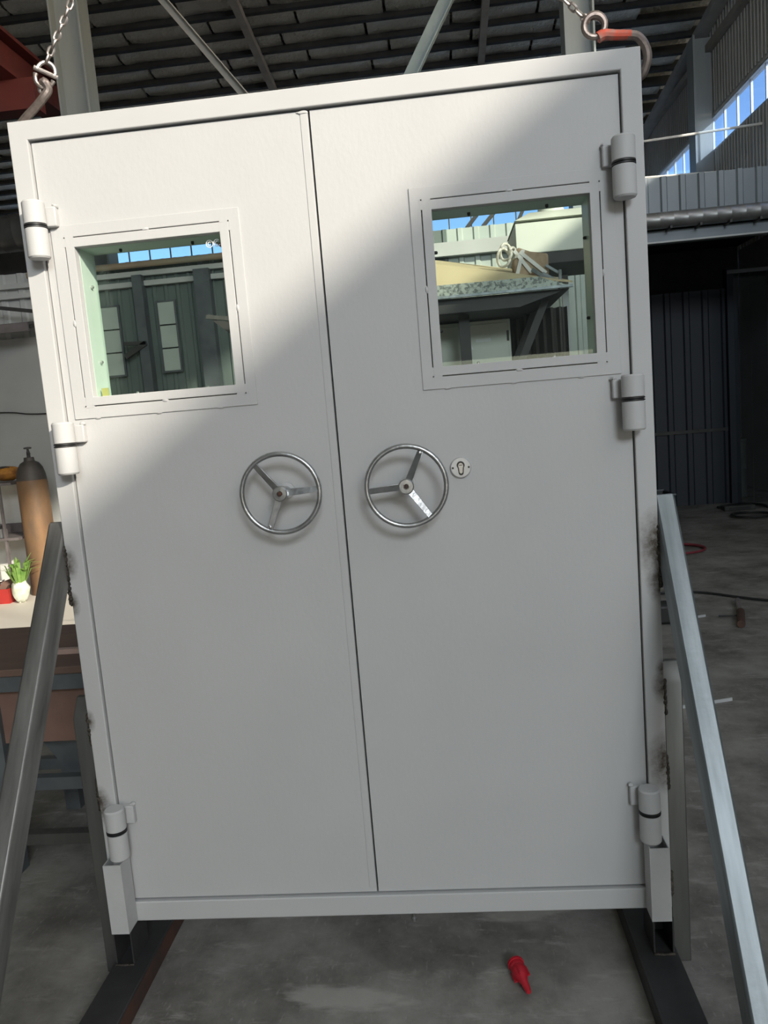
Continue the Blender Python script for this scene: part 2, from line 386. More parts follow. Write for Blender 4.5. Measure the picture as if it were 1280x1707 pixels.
# roof: deck, foil insulation between the purlins, rafters
cl = tag(obj('ceiling', MB().prism([(-10.2,roof(-10.2)+.05),(15.7,roof(15.7)+.05),(15.7,roof(15.7)+.2),(-10.2,roof(-10.2)+.2)], 'x', -9.3, 4.75), 'foil'),
         'sloping roof lined with crinkled silver foil between dark purlins', 'ceiling', kind='structure')
SL = math.atan(-.096)
pur = solid(bx(-9.1, XW, -.035, .035, -.14, .0).mesh('purlin', 'purlin_steel', False))
foils = []
for q in range(3):
    mb = MB(); nx, ny = 6, 4
    vs_ = [(i/nx*1.18, -.19+j/ny*.38, random.uniform(-.012, .012)-.02*math.sin(math.pi*j/ny)) for j in range(ny+1) for i in range(nx+1)]
    mb.add(vs_, [(j*(nx+1)+i, j*(nx+1)+i+1, (j+1)*(nx+1)+i+1, (j+1)*(nx+1)+i) for j in range(ny) for i in range(nx)])
    mb.add([(x,y,.02) for x, y in ((0,-.19),(1.18,-.19),(1.18,.19),(0,.19))], [(0,3,2,1)])
    foils.append(mb.mesh('insulation_panel', 'foil'))
y = 7.75; n = 0
while y < 15.3:
    place('purlin', pur, cl, (0, y, roof(y)), (SL,0,0))
    for k in range(11):
        x = -9.0+k*1.22+(n%2)*.3
        if x+1.2 < XW+.1: place('insulation_panel', foils[(k*2+n)%3], cl, (x, y+.235, roof(y+.235)-.07), (SL,0,0))
    y += .47; n += 1
for x in (-5.4, -2.1, 1.2, 4.5):
    o = MB()
    w2 = .05 if x < 4 else .09
    o.prism([(-9.9,roof(-9.9)-.24),(15.5,roof(15.5)-.24),(15.5,roof(15.5)-.13),(-9.9,roof(-9.9)-.13)], 'x', x-w2, x+w2)
    obj('rafter', o, 'rafter_paint' if x < 4 else 'brace_grey', cl)

# two columns behind the partition and the bracing between them
def column(x, y, top, wd, dp, label):
    e = empty('column', (x, y, 0), label, 'column', 'steel columns of the hall', 'structure')
    obj('flange', bx(x-wd/2, x-wd/2+.02, y-dp/2, y+dp/2, 0, top), 'column_paint', e)
    obj('flange', bx(x+wd/2-.02, x+wd/2, y-dp/2, y+dp/2, 0, top), 'column_paint', e)
    obj('web', bx(x-wd/2+.02, x+wd/2-.02, y-.012, y+.012, 0, top), 'column_paint', e)
column(-3.41, 6.6, roof(6.6)-.2, .33, .26, 'grey steel column rising behind the chain at the red girder')
column(1.865, 6.6, roof(6.6)-.2, .30, .26, 'grey steel column rising behind the red painted hook')
tb = tag(obj('tie_beam', bx(-3.26, 1.73, 6.5, 6.7, 4.0, 4.2), 'column_paint'), 'horizontal tie beam between the two grey columns', 'beam', kind='structure')
def angle_bar(name, p0, p1, a, mt, label):
    mb = MB(); p0, p1 = Vector(p0), Vector(p1); d = (p1-p0).normalized(); s = d.cross(Vector((0,1,0))).normalized()
    for (lo, hi, y0, y1) in ((-a/2, a/2, 0, .012), (-a/2, -a/2+.012, -.08, 0)):
        c = [(lo,y0),(hi,y0),(hi,y1),(lo,y1)]
        vs_ = [p+s*u+Vector((0,v,0)) for p in (p0,p1) for (u,v) in c]
        mb.add(vs_, [(0,3,2,1),(4,5,6,7),(0,1,5,4),(1,2,6,5),(2,3,7,6),(3,0,4,7)])
    return tag(obj(name, mb, mt), label, 'brace')
angle_bar('angle_brace', (-.42, 6.95, 4.15), (1.36, 6.95, 7.05), .15, 'brace_blue', 'pale blue angle steel brace slanting up above the door centre')
angle_bar('angle_brace', (-1.0, 6.95, 4.15), (-3.15, 6.95, 7.05), .085, 'brace_grey', 'thin grey steel brace slanting up toward the column by the chain')
rg = tag(obj('crane_girder', bx(-4.02, -3.98, 3.4, 15.5, 5.24, 5.58), 'red_girder'), 'dark red crane girder running along the hall under the roof', 'girder')
obj('bottom_flange', bx(-4.14, -3.86, 3.4, 15.5, 5.20, 5.24), 'red_girder', rg)
obj('top_flange', bx(-4.14, -3.86, 3.4, 15.5, 5.58, 5.62), 'red_girder', rg)
obj('crane_rail', bx(-4.03, -3.97, 3.4, 15.5, 5.62, 5.70), 'rafter_paint', rg)
for yy in (6.2, 11.0): obj('bracket', bx(-4.3, -3.7, yy, yy+.2, 4.9, 5.2), 'red_girder', rg)

# partition across the hall at y = 6, open bay on the right
pt = empty('wall_partition', (-2, 6.05, 0), 'ribbed metal partition wall behind the door with a grey plastered end', 'wall', kind='structure')
tag(obj('trim_2', bx(-9.1, -3.62, 6.105, 6.14, 3.0, 3.55), 'machine_dark'), 'dark board added to cover the sky gap behind the thick duct', 'board', kind='structure')  # added to block the bright strip of sky under the duct
obj('plaster_panel', bx(-9.1, -3.62, 6.0, 6.1, 0, 2.58), 'plaster', pt)
lt = solid(MB().sheet(1.2, .66, .2, .02).mesh('panel', 'sheet_light'))
for k in range(5): place('panel', lt, pt, (-9.6+k*1.2, 6.04, 2.58))
gp = solid(MB().sheet(1.0, 3.24, .125, .016).mesh('panel', 'sheet_green'))
for k in range(4): place('panel', gp, pt, (-3.6+k*1.0, 6.04, 0))
gl = solid(MB().sheet(.8, 3.24, .16, .016).mesh('panel', 'pale_pane'))
for k in range(2): place('panel', gl, pt, (.4+k*.8, 6.04, 0))
obj('backing', bx(-3.62, 2.0, 6.05, 6.10, 0, 3.24), 'sheet_green', pt)
obj('rail', bx(-9.1, -1.2, 5.97, 6.02, 3.08, 3.13), 'sheet_light', pt)
obj('rail', bx(-9.1, -1.2, 5.97, 6.02, 2.98, 3.03), 'sheet_light', pt)
obj('beam', bx(-1.2, 2.0, 5.94, 6.02, 2.97, 3.10), 'sheet_light', pt)
for x, ww in ((-2.75, .10), (-2.08, .16), (1.98, .10)):
    obj('post', bx(x-ww/2, x+ww/2, 5.90, 6.02, 0, 3.08), 'table_steel' if x < 0 else 'sheet_dark', pt)
obj('knee_bracket', MB().bar((-2.95, 5.9, 2.28), (-2.72, 5.9, 2.40), .05, .05).bar((-2.95, 5.9, 2.41), (-2.72, 5.9, 2.40), .035, .05), 'machine_dark', pt)
for nm, lb, x0, x1 in (('window_3', 'left column of three pale panes in the green partition wall', -3.27, -3.02), ('window_4', 'middle column of three pale panes in the green partition wall', -2.59, -2.42)):
    e = empty(nm, (x0, 5.98, 2.11), lb, 'window', kind='structure')
    for z0, z1 in ((2.58, 2.80), (2.345, 2.565), (2.11, 2.33)): obj('pane', bx(x0, x1, 5.985, 6.005, z0, z1), 'pale_pane', e)
    obj('frame', MB().frame(x0-.02, x1+.02, 2.09, 2.82, x0, x1, 2.11, 2.80, 5.98, 6.01), 'table_steel', e)

def spiral_duct(name, x0, x1, y, z, r, mt, label, pitch):
    prof = []; x = x0
    while x < x1:
        prof += [(r, x), (r, x+pitch*.86), (r*1.014, x+pitch*.90), (r*1.014, x+pitch*.96)]; x += pitch
    prof.append((r, x1))
    return tag(obj(name, MB().lathe(prof, (0,y,z), 'x', 20), mt), label, 'duct')
spiral_duct('spiral_duct', -9.0, -1.75, 5.6, 3.52, .17, 'duct_dark', 'thick dark spiral duct along the partition wall left of the door', .16)
dr = spiral_duct('spiral_duct', 2.0, XW-.03, 5.83, 3.075, .075, 'duct_steel', 'thin shiny spiral duct above the dark open bay', .13)
for k in range(9): obj('strap', bx(2.2+k*.27, 2.22+k*.27, 5.75, 5.92, 2.985, 3.01), 'machine_dark', dr)
tag(obj('pipe', MB().tube([(-3.9,5.93,3.185),(-1.3,5.93,3.185)], .032, 12), 'pipe_tan'), 'thin tan and pink pipe under the sky strip in the left glass', 'pipe')
# left corner above the plaster: awning and bars
cn = empty('awning', (-4.6, 5.8, 2.6), 'narrow dark awning on the grey wall beside the left jamb', 'awning')
obj('canopy', MB().prism([(5.55,2.60),(6.0,2.70),(6.0,2.74),(5.55,2.64)], 'x', -5.2, -3.75), 'machine_dark', cn)
obj('fascia', bx(-4.20, -3.75, 5.52, 5.56, 2.58, 2.66), 'rack_steel', cn)
obj('strut', MB().bar((-5.0,5.75,3.02), (-3.7,5.75,2.78), .035, .035), 'machine_dark', cn)

# open bay on the right
by = empty('wall_bay', (3.2, 6.05, 0), 'dark open bay under a ribbed grey fascia right of the door', 'wall', kind='structure')
fs_ = solid(MB().sheet(.88, .36, .175, .02).mesh('panel', 'sheet_grey'))
for k in range(3): place('panel', fs_, by, (2.0+k*.88, 6.0, 3.15))
obj('beam', bx(2.0, XW, 5.92, 6.10, 2.90, 3.0), 'sheet_grey', by, bevel=.004)
obj('lip', bx(2.0, XW, 5.90, 5.94, 2.885, 2.90), 'sheet_light', by)
obj('roof_slab', bx(1.95, XW, 6.05, 10.0, 3.45, 3.52), 'machine_dark', by)  # unseen roof put in to keep the bay dark inside
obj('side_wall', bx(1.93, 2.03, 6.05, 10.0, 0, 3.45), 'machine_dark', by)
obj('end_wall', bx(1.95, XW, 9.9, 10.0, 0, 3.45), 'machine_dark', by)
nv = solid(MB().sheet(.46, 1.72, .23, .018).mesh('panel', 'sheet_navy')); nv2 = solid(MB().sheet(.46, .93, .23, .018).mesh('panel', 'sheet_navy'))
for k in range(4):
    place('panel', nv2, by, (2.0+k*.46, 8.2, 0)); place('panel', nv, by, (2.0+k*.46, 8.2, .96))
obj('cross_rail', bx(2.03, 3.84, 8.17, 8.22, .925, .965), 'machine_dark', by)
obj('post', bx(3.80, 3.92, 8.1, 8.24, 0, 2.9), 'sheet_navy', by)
sc_ = empty('strip_curtain', (3.95, 7.4, 1.7), 'faint clear plastic strips hanging in the dark bay', 'curtain')
for k in range(5):
    obj('strip', bx(3.62+k*.19, 3.80+k*.19, 7.4+.01*(k%2), 7.403+.01*(k%2), .1, 2.74), 'pvc_clear', sc_)
obj('hanging_rail', bx(3.55, XW, 7.39, 7.43, 2.74, 2.78), 'pvc', sc_)
dm = empty('drum', (3.98, 8.75, 0), 'dull grey drum standing in the dark bay behind the post', 'drum')
obj('body', MB().lathe([(.20,0),(.205,.02),(.20,.04),(.20,.36),(.207,.38),(.20,.40),(.20,.72),(.207,.735),(.2,.75)], (4.02,8.75,0), 'z', 24), 'drum_grey', dm)
obj('lid', MB().lathe([(.21,.75),(.21,.775),(.19,.78)], (4.02,8.75,0), 'z', 24), 'drum_grey', dm)

# ------------------------------------------------------------------ the double door
D = empty('steel_double_door', (0, .05, .16), 'white steel double door with two small windows and two hand wheels', 'door')
JX = .704
obj('door_frame', MB().frame(-.75, .75, .16, 2.26, -JX, JX, .216, 2.215, 0, .12), 'scorched_paint', D, bevel=.0025)
obj('frame_stop', MB().frame(-JX+.0005, JX-.0005, .2165, 2.2145, -.66, .66, .26, 2.17, .10, .12), 'white_mottled_paint', D)
LY = .012
def leaf(x0, x1, s):
    def X(a, b): return (a, b) if s > 0 else (-b, -a)
    h0, h1 = X(.232, .649); p0, p1 = X(.206, .680); b0, b1 = X(.2345, .6465); g0, g1 = X(.257, .625)
    lf = obj('door_leaf', MB().frame(x0, x1, .221, 2.210, h0, h1, 1.566, 1.982, LY, .098), 'white_paint', D)
    obj('cover_plate', MB().frame(p0, p1, 1.537, 2.010, h0, h1, 1.566, 1.982, LY-.0035, LY), 'white_paint', lf, bevel=.0008)
    obj('window_bezel', MB().frame(b0, b1, 1.5685, 1.9795, g0, g1, 1.59, 1.957, LY-.004, .032), 'white_paint', lf, bevel=.001)
    obj('window_reveal', MB().frame(h0+.0002, h1-.0002, 1.5662, 1.9818, g0, g1, 1.59, 1.957, .034, .118), 'reveal_green', lf)
    obj('glass_pane', bx(g0, g1, .034, .040, 1.59, 1.957), 'door_glass', lf)
    obj('glass_pane', bx(g0, g1, .106, .112, 1.59, 1.957), 'door_glass', lf)
    # tack welds bridging the slot round the bezel
    hx0, hx1, hz0, hz1 = h0, h1, 1.566, 1.982; cx, cz = (h0+h1)/2, (hz0+hz1)/2
    for (wx, wz, lx, lz) in ((cx,hz0,.014,.004),(cx,hz1,.014,.004),(hx0,cz,.004,.014),(hx1,cz,.004,.014)):
        obj('weld_tack', MB().ell((wx,LY-.002,wz), lx/2+.002, .004, lz/2+.002, 10, 6, .1), 'white_paint', lf)
    for wx in (hx0, hx1):
        for wz in (hz0, hz1):
            ix = .014 if wx < cx else -.014; iz = .014 if wz < cz else -.014
            obj('weld_tack', MB().bar((wx+ix*1.7,LY+.004,wz+ (.001 if iz>0 else -.001)), (wx,LY+.004,wz), .006, .016).bar((wx,LY+.004,wz), (wx,LY+.004,wz+iz*1.7), .006, .016), 'white_paint', lf)
    # weld ripples on the plate edge
    pe = [(p0+.06+.08*k, 1.537) for k in range(5)]
    for k, (wx, wz) in enumerate(pe):
        if k % 2 == 0: obj('weld_tack', MB().ell((wx,LY-.001,wz), .009, .003, .003, 8, 6, .15), 'white_paint', lf)
    for (wx, d) in ((g0, 1), (g1, -1)):
        for wz in (1.68, 1.87): obj('screw', MB().lathe([(.004,0),(.004,d*.006),(.002,d*.008)], (wx,.075,wz), 'x', 10), 'bolt_dark' if s > 0 else 'screw_bright', lf)
    for wx in (g0+.09, g1-.09):
        obj('screw', MB().lathe([(.004,0),(.004,-.006),(.002,-.008)], (wx,.075,1.957), 'z', 10), 'bolt_dark', lf)
        obj('screw', MB().lathe([(.004,0),(.004,.006),(.002,.008)], (wx,.075,1.59), 'z', 10), 'screw_bright', lf)
    return lf
LL = leaf(-.7005, -.0175, -1); LR = leaf(-.0125, .7005, 1)
LL['label'] = 'door leaf whose window looks dark and green'; LR['label'] = 'door leaf with the round lock beside its hand wheel'
obj('astragal_strip', bx(-.036, -.0185, LY-.0015, LY, .235, 2.205), 'white_paint', LL, bevel=.0006)
obj('weld_tack', MB().ell((-.03,LY-.001,2.207), .014, .003, .004, 8, 6, .2), 'white_paint', LL)
obj('meeting_stop', bx(-.05, .02, .099, .110, .23, 2.20), 'machine_dark', D)
mk = MB()
for (cx, cz, r) in ((-.292, 1.937, .0085), (-.273, 1.938, .008)):
    a0 = 0 if cx < -.28 else .9
    n = 18; a1 = 2*math.pi if cx < -.28 else 5.0
    mk.tube([(cx+r*math.cos(a0+a1*k/n), .0335, cz+r*math.sin(a0+a1*k/n)) for k in range(n+1)], .0011, 5)
    mk.tube([(cx+r*.5*math.cos(.8+4.6*k/10), .0335, cz+r*.5*math.sin(.8+4.6*k/10)) for k in range(11)], .0011, 5)
obj('etched_mark', mk, 'mark_white', LL)
obj('tape_scrap', bx(-.618, -.600, .046, .049, 1.592, 1.612), 'yellow_tape', LL)

def hinge(x, z0, z1, s):
    yc = -.030; zm = (z0+z1)/2+.008; r = .0262
    h = obj('hinge', MB().lathe([(r-.003,zm+.004),(r,zm+.006),(r,z1-.004),(r-.003,z1),(.004,z1+.0004)], (x,yc,0), 'z', 28), 'white_paint', D)
    obj('lower_knuckle', MB().lathe([(.004,z0-.0004),(r-.003,z0),(r,z0+.004),(r,zm-.006),(r-.003,zm-.004)], (x,yc,0), 'z', 28), 'white_paint', h)
    obj('washer', MB().lathe([(r-.002,zm-.0045),(r+.0005,zm-.004),(r+.0005,zm-.001),(r-.004,zm-.0005)], (x,yc,0), 'z', 24), 'black_rubber', h)
    obj('washer', MB().lathe([(r-.004,zm+.0005),(r+.0005,zm+.001),(r+.0005,zm+.004),(r-.002,zm+.0045)], (x,yc,0), 'z', 24), 'black_rubber', h)
    obj('bearing_ring', MB().lathe([(r-.0035,zm-.001),(r-.002,zm),(r-.0035,zm+.001)], (x,yc,0), 'z', 24), 'screw_bright', h)
    xi = x-s*.024; xo = x-s*.050
    xo = x-s*.041; xi = x-s*.005
    obj('leaf_tab', bx(min(xi,xo), max(xi,xo), -.006, LY, zm+.004, z1-.008), 'white_paint', h, bevel=.003)
    obj('weld_tack', MB().ell((xo+s*.004, .004, z1-.006), .007, .010, .005, 10, 6, .25), 'white_paint', h)
    obj('frame_tab', bx(x-.012, x+.012, -.022, .001, z0+.006, zm-.006), 'white_paint', h, bevel=.003)
for s in (-1, 1):
    for z0, z1 in ((1.928, 2.062), (1.402, 1.532), (.366, .507)): hinge(s*.696, z0, z1, s)
for s in (-1, 1):
    a, b = sorted((s*.684, s*.733))
    mb = MB()
    o = [(a,-.060),(b,-.060),(b,-.002),(a,-.002)]; i_ = [(a+.003,-.057),(b-.003,-.057),(b-.003,-.005),(a+.003,-.005)]
    vs_ = [(x,y,z) for z in (.165,.362) for (x,y) in o+i_]; fs = []
    for k in range(4):
        j = (k+1)%4; fs += [(k,j,j+4,k+4),(k+8,k+12,j+12,j+8),(k,k+8,j+8,j),(k+4,j+4,j+12,k+12)]
    mb.add(vs_, fs)
    obj('frame_foot', mb, 'white_mottled_paint', D)

def handwheel(cx, cz, angs):
    yw = -.068
    n = 48; h = obj('handwheel', MB().tube([(cx+.0955*math.cos(2*math.pi*k/n), yw, cz+.0955*math.sin(2*math.pi*k/n)) for k in range(n)], .0062, 12, True), 'chrome_worn', D)
    obj('hub', MB().lathe([(.013,yw+.018),(.018,yw+.012),(.0185,yw-.010),(.016,yw-.0125),(.007,yw-.0128),(.0065,yw-.006)], (cx,0,cz), 'y', 26), 'chrome_worn', h)
    obj('shaft', MB().lathe([(.011,LY+.002),(.011,yw+.016)], (cx,0,cz), 'y', 18), 'chrome_worn', h)
    obj('shaft_collar', MB().lathe([(.020,LY+.001),(.020,LY-.008),(.016,LY-.010)], (cx,0,cz), 'y', 22), 'white_paint', h)
    obj('hub_bolt', MB().lathe([(.0062,yw-.004),(.006,yw-.0105),(.003,yw-.0125)], (cx,0,cz), 'y', 6), 'rusty_steel', h)
    for a in angs:
        ca, sa = math.cos(R_(a)), math.sin(R_(a)); mb = MB()
        def pt_(r, t, y): return (cx+r*ca-t*sa, y, cz+r*sa+t*ca)
        w0, w1 = .0085, .0068
        vs_ = [pt_(.014,-w0,yw+.006), pt_(.014,w0,yw+.006), pt_(.0925,w1,yw+.003), pt_(.0925,-w1,yw+.003)]
        vs_ += [pt_(.014,-w0,yw-.005), pt_(.014,w0,yw+.001), pt_(.0925,w1,yw-.001), pt_(.0925,-w1,yw-.005)]
        mb.add(vs_, [(0,1,2,3),(7,6,5,4),(0,4,5,1),(1,5,6,2),(2,6,7,3),(3,7,4,0)])
        obj('spoke', mb, 'chrome_worn', h, bevel=.001)
    a = angs[-1]; ca, sa = math.cos(R_(a)), math.sin(R_(a))
    obj('rivet', MB().lathe([(.004,yw-.003),(.0035,yw-.008),(.001,yw-.009)], (cx+.086*ca,0,cz+.086*sa), 'y', 12), 'screw_bright', h)
    return h
handwheel(-.154, 1.318, (3, 128, 248)); handwheel(.151, 1.313, (184, 305, 64))
lk = obj('lock_plate', MB().lathe([(.026,LY),(.026,LY-.005),(.0235,LY-.0075),(.004,LY-.0076)], (.284,0,1.342), 'y', 36), 'lock_silver', D)
lk['label'] = 'round metal lock plate with keyhole'
kp = []
for k in range(17): a = math.pi*(-.22+1.44*k/16); kp.append((.284+.0098*math.cos(a), 1.348+.0098*math.sin(a)))
for k in range(9): a = math.pi*(1+k/8); kp.append((.284+.0062*math.cos(a), 1.329+.0062*math.sin(a)))
obj('keyhole_dark', MB().prism(kp, 'y', LY-.0082, LY-.0070), 'bolt_dark', lk)  # raised dark plate, colouring in the shade of a keyhole
kc = [(.284+(p[0]-.284)*.62, 1.341+(p[1]-1.341)*.74) for p in kp]
obj('lock_cylinder', MB().prism(kc, 'y', LY-.0095, LY-.0075), 'screw_bright', lk)
obj('key_slot', bx(.280, .288, LY-.0099, LY-.0092, 1.3475, 1.3492), 'bolt_dark', lk)
for dx in (-.0195, .0195): obj('screw', MB().lathe([(.0026,LY-.007),(.0026,LY-.0083)], (.284+dx,0,1.342), 'y', 10), 'bolt_dark', lk)

# ------------------------------------------------------------------ welded stands
def stand(s, label, zt, slope, pt_top):
    e = empty('support_stand', (s*.75, -.1, 0), label, 'stand', 'welded steel stands under the door')
    def X(a, b): return tuple(sorted((s*a, s*b)))
    x0, x1 = X(.650, .752)
    obj('base_rail', bx(x0, x1, -1.05, .75, 0, .06), 'dark_steel', e, bevel=.004)
    xi = x0-.0006 if s > 0 else x1+.0006
    obj('rust_face', bx(min(xi, xi+s*.002), max(xi, xi+s*.002), -1.04, .74, .004, .054), 'rusty_steel' if s < 0 else 'dark_steel', e)
    a, b = X(.690, .742)
    # open-fronted stub channel under the jamb
    obj('stub_post', MB().box(a, a+.004, -.040, .060, .06, .16).box(b-.004, b, -.040, .060, .06, .16).box(a+.004, b-.004, .056, .060, .06, .16), 'dark_steel', e)
    a, b = X(.7505, .7975)
    obj('post', MB().prism([(.010,0),(.060,0),(.060,pt_top+.02),(.045,pt_top+.02),(.010,pt_top-.03)], 'x', a, b), 'galvanised_dull', e, bevel=.003)
    a, b = X(.7505, .7995)
    yb = .03
    z1 = zt+slope*yb; dz = .068*math.sqrt(1+slope*slope)
    L = z1/slope; L2 = (z1-dz)/slope
    # tube in a local frame along its own length so the zinc streaks follow it
    ang = math.atan2(1, slope); ca, sa = math.cos(ang), math.sin(ang)
    def loc(y, z): dy, dz_ = y-yb, z-z1; return (dy*ca-dz_*sa, dy*sa+dz_*ca)
    poly = [loc(yb, z1), loc(yb, z1-dz), loc(yb-L2, 0), loc(yb-L, 0)]
    xm = (a+b)/2
    obj('brace', MB().prism(poly, 'x', a-xm, b-xm), 'galvanised_dirty' if s < 0 else 'galvanised', e, (xm, yb, z1), (-ang, 0, 0), bevel=.006)
    rnd = random.Random(3+s)
    def weld(z0, z1_, yy):
        k = 0; zz = z0
        while zz < z1_:
            obj('weld_bead', MB().ell((s*(.7505+rnd.uniform(0,.002)), yy+rnd.uniform(-.002,.002), zz), .006, .007, .009, 8, 5, .25), 'weld', e); zz += .013; k += 1
    weld(zt-.17, zt-.02, .0); weld(pt_top-.10, pt_top-.01, .006); weld(.49, .57, .006)
    if s > 0: weld(.20, .26, .006)
    obj('weld_seam', MB().tube([(s*.742,-.042,.062),(s*.715,-.044,.062),(s*.69,-.042,.062)], .004, 6), 'weld', e)
stand(-1, 'dark rail with a stained galvanised brace propping the left jamb', 1.235, 1.53, .775)
stand(1, 'dark rail with a bright galvanised brace propping the right jamb', 1.19, 1.72, .79)

# ------------------------------------------------------------------ chains and hooks
def link_mesh(length, width, r, name, mt):
    path = []; hw = width/2-r; hl = length/2-r-hw
    for k in range(7): a = math.pi*k/6; path.append((hw*math.cos(a), 0, hl+hw*math.sin(a)))
    for k in range(7): a = math.pi+math.pi*k/6; path.append((hw*math.cos(a), 0, -hl+hw*math.sin(a)))
    return solid(MB().tube(path, r, 7, True).mesh(name, mt))
LINK = link_mesh(.0275, .0185, .0033, 'link', 'chain_steel')
APEX = Vector((-.16, .06, 3.20))
def chain(p0, label, roll):
    p0 = Vector(p0); e = empty('lifting_chain', p0, label, 'chain', 'chains holding up the door')
    d = APEX-p0; n = int(d.length/.0195); q = d.to_track_quat('Z', 'Y')
    for k in range(n):
        rot = (q @ Euler((0,0,R_(roll+90*(k%2)+random.uniform(-14,14)))).to_quaternion()).to_euler()
        place('link', LINK, e, p0+d*((k+.5)/n), rot)
    return e
ch1 = chain((-.655, .05, 2.405), 'slack steel chain rising beside the grey column near the red girder', 20)
ch2 = chain((.648, .05, 2.345), 'steel chain hooked into the red painted hook eye', 50)
mr = empty('hoist_ring', APEX, 'steel ring of the hoist above the door holding both chains', 'ring')
obj('ring', MB().tube([(APEX.x+.05*math.cos(a), .06, APEX.z+.03+.05*math.sin(a)) for a in [2*math.pi*k/24 for k in range(24)]], .009, 8, True), 'chain_steel', mr)
obj('rope', MB().tube([(APEX.x, .06, APEX.z+.08), (APEX.x, .06, roof(.06))], .008, 8), 'dark_steel', mr)
# coupling link between the left chain and its hook
cp = empty('coupling_link', (-.662, .05, 2.345), 'steel coupling link joining chain to the left hook', 'link')
def half(sgn):
    pts = []
    for k in range(11):
        a = math.pi*k/10; pts.append(Vector((.021*math.cos(a), 0, sgn*(.006+.025*math.sin(a)))))
    q = Euler((0, R_(24), R_(20))).to_matrix()
    return [tuple(q @ p + Vector((-.661, .05, 2.378))) for p in pts]
obj('upper_half', MB().tube(half(1), [.0062]+[.0048]*9+[.0062], 8), 'chain_steel', cp)
obj('lower_half', MB().tube(half(-1), [.0062]+[.0048]*9+[.0062], 8), 'chain_steel', cp)
hp = half(1); obj('pin', MB().tube([tuple(Vector(hp[0])*1.18-Vector(hp[-1])*.18), tuple(Vector(hp[-1])*1.18-Vector(hp[0])*.18)], .0055, 10), 'chain_steel', cp)
def smooth(P, n=6):
    P = [Vector(p) for p in P]; out = []
    for i in range(len(P)-1):
        a, b, c, d = P[max(i-1,0)], P[i], P[i+1], P[min(i+2,len(P)-1)]
        for k in range(n):
            t = k/n; out.append(.5*((2*b)+(c-a)*t+(2*a-5*b+4*c-d)*t*t+(3*b-a-3*c+d)*t**3))
    out.append(P[-1]); return out
hl = empty('lifting_hook', (-.70, .05, 2.30), 'plain steel rod hook over the left top corner of the door', 'hook', 'hooks on the top corners of the door')
obj('shank', MB().tube(smooth([(-.676,.055,2.352),(-.664,.045,2.361),(-.658,.05,2.345),(-.672,.05,2.328),(-.70,.055,2.308),(-.735,.06,2.285),(-.763,.07,2.262),(-.772,.08,2.235),(-.762,.095,2.21)]), .0102, 10), 'hook_steel', hl)
obj('tip', MB().ell((-.680,.052,2.348), .006, .006, .011, 10, 6), 'chain_steel', hl)
hr = empty('lifting_hook', (.70, .05, 2.30), 'steel hook with red painted eye gripping the right top corner', 'hook', 'hooks on the top corners of the door')
eye = [(.661+.0235*math.cos(a), .05, 2.334+.0235*math.sin(a)) for a in [2*math.pi*k/20 for k in range(20)]]
obj('eye', MB().tube(eye, [.0072+.0028*max(0, math.sin(2*math.pi*k/20+.2)) for k in range(20)], 10, True), 'hook_steel', hr)
obj('neck', MB().tube(smooth([(.668,.05,2.308),(.682,.05,2.313),(.705,.05,2.310),(.742,.05,2.306)]), [.0125]*4+[.0125]*4+[.0118]*4+[.0112]*4+[.0108]*3, 10), 'hook_red', hr)
obj('claw', MB().tube(smooth([(.735,.05,2.306),(.757,.052,2.302),(.775,.058,2.283),(.782,.065,2.258),(.775,.075,2.232),(.7625,.085,2.218)]), [.0105]*26+[.0105-.001*k for k in range(5)], 10), 'hook_steel', hr)

# ------------------------------------------------------------------ left: table, rack, gas cylinder
T = empty('work_table', (-1.4, .75, 0), 'low brown topped steel work table behind the left brace', 'table')
obj('table_top', bx(-2.3, -.62, .46, 1.02, .725, .75), 'table_brown', T, bevel=.003)
obj('apron', bx(-2.28, -.64, .475, .495, .668, .725), 'table_steel', T)
for x in (-2.2, -1.36, -.68):
    for yy in (.50, .94): obj('leg', bx(x-.03, x+.03, yy, yy+.05, 0, .725), 'table_steel', T)
obj('stretcher', bx(-2.17, -.71, .508, .542, .30, .345), 'table_steel', T)
obj('stretcher', bx(-2.17, -.71, .948, .982, .17, .215), 'table_steel', T)
obj('stretcher', bx(-2.17, -.71, .506, .544, .10, .14), 'galvanised_dull', T)
obj('diagonal', MB().bar((-1.30,.66,.55), (-.95,.66,.03), .10, .03), 'table_steel', T)
tag(obj('offcut', bx(-1.20, -1.0, .60, .625, .7505, .768), 'wood_scrap', rot=None), 'small pinkish offcut lying on the brown table', 'offcut')
obj('front_panel', bx(-1.33, -.72, .52, .535, .47, .665), 'cardboard', T)
GC = empty('gas_cylinder', (-3.95, 5.3, 0), 'rusty brown gas cylinder standing against the grey wall', 'cylinder')
gx, gy = -3.80, 5.3
obj('body', MB().lathe([(.135,0),(.142,.015),(.142,1.10),(.138,1.13)], (gx,gy,0), 'z', 32), 'gas_cylinder', GC)
obj('shoulder', MB().lathe([(.138,1.13),(.132,1.19),(.115,1.25),(.085,1.295),(.05,1.315),(.046,1.35),(.03,1.352)], (gx,gy,0), 'z', 32), 'gas_cylinder_cap', GC)
vv = obj('valve', MB().lathe([(.018,1.352),(.016,1.40),(.012,1.41),(.010,1.43)], (gx,gy,0), 'z', 12).tube([(gx,gy-.01,1.385),(gx+.03,gy-.03,1.385)], .011, 8), 'machine_dark', GC)
obj('valve_wheel', MB().lathe([(.012,1.43),(.036,1.433),(.036,1.446),(.012,1.45)], (gx,gy,0), 'z', 16), 'machine_dark', vv)
RK = empty('storage_rack', (-4.1, 5.45, 0), 'narrow steel rack with white back panel beside the gas cylinder', 'rack')
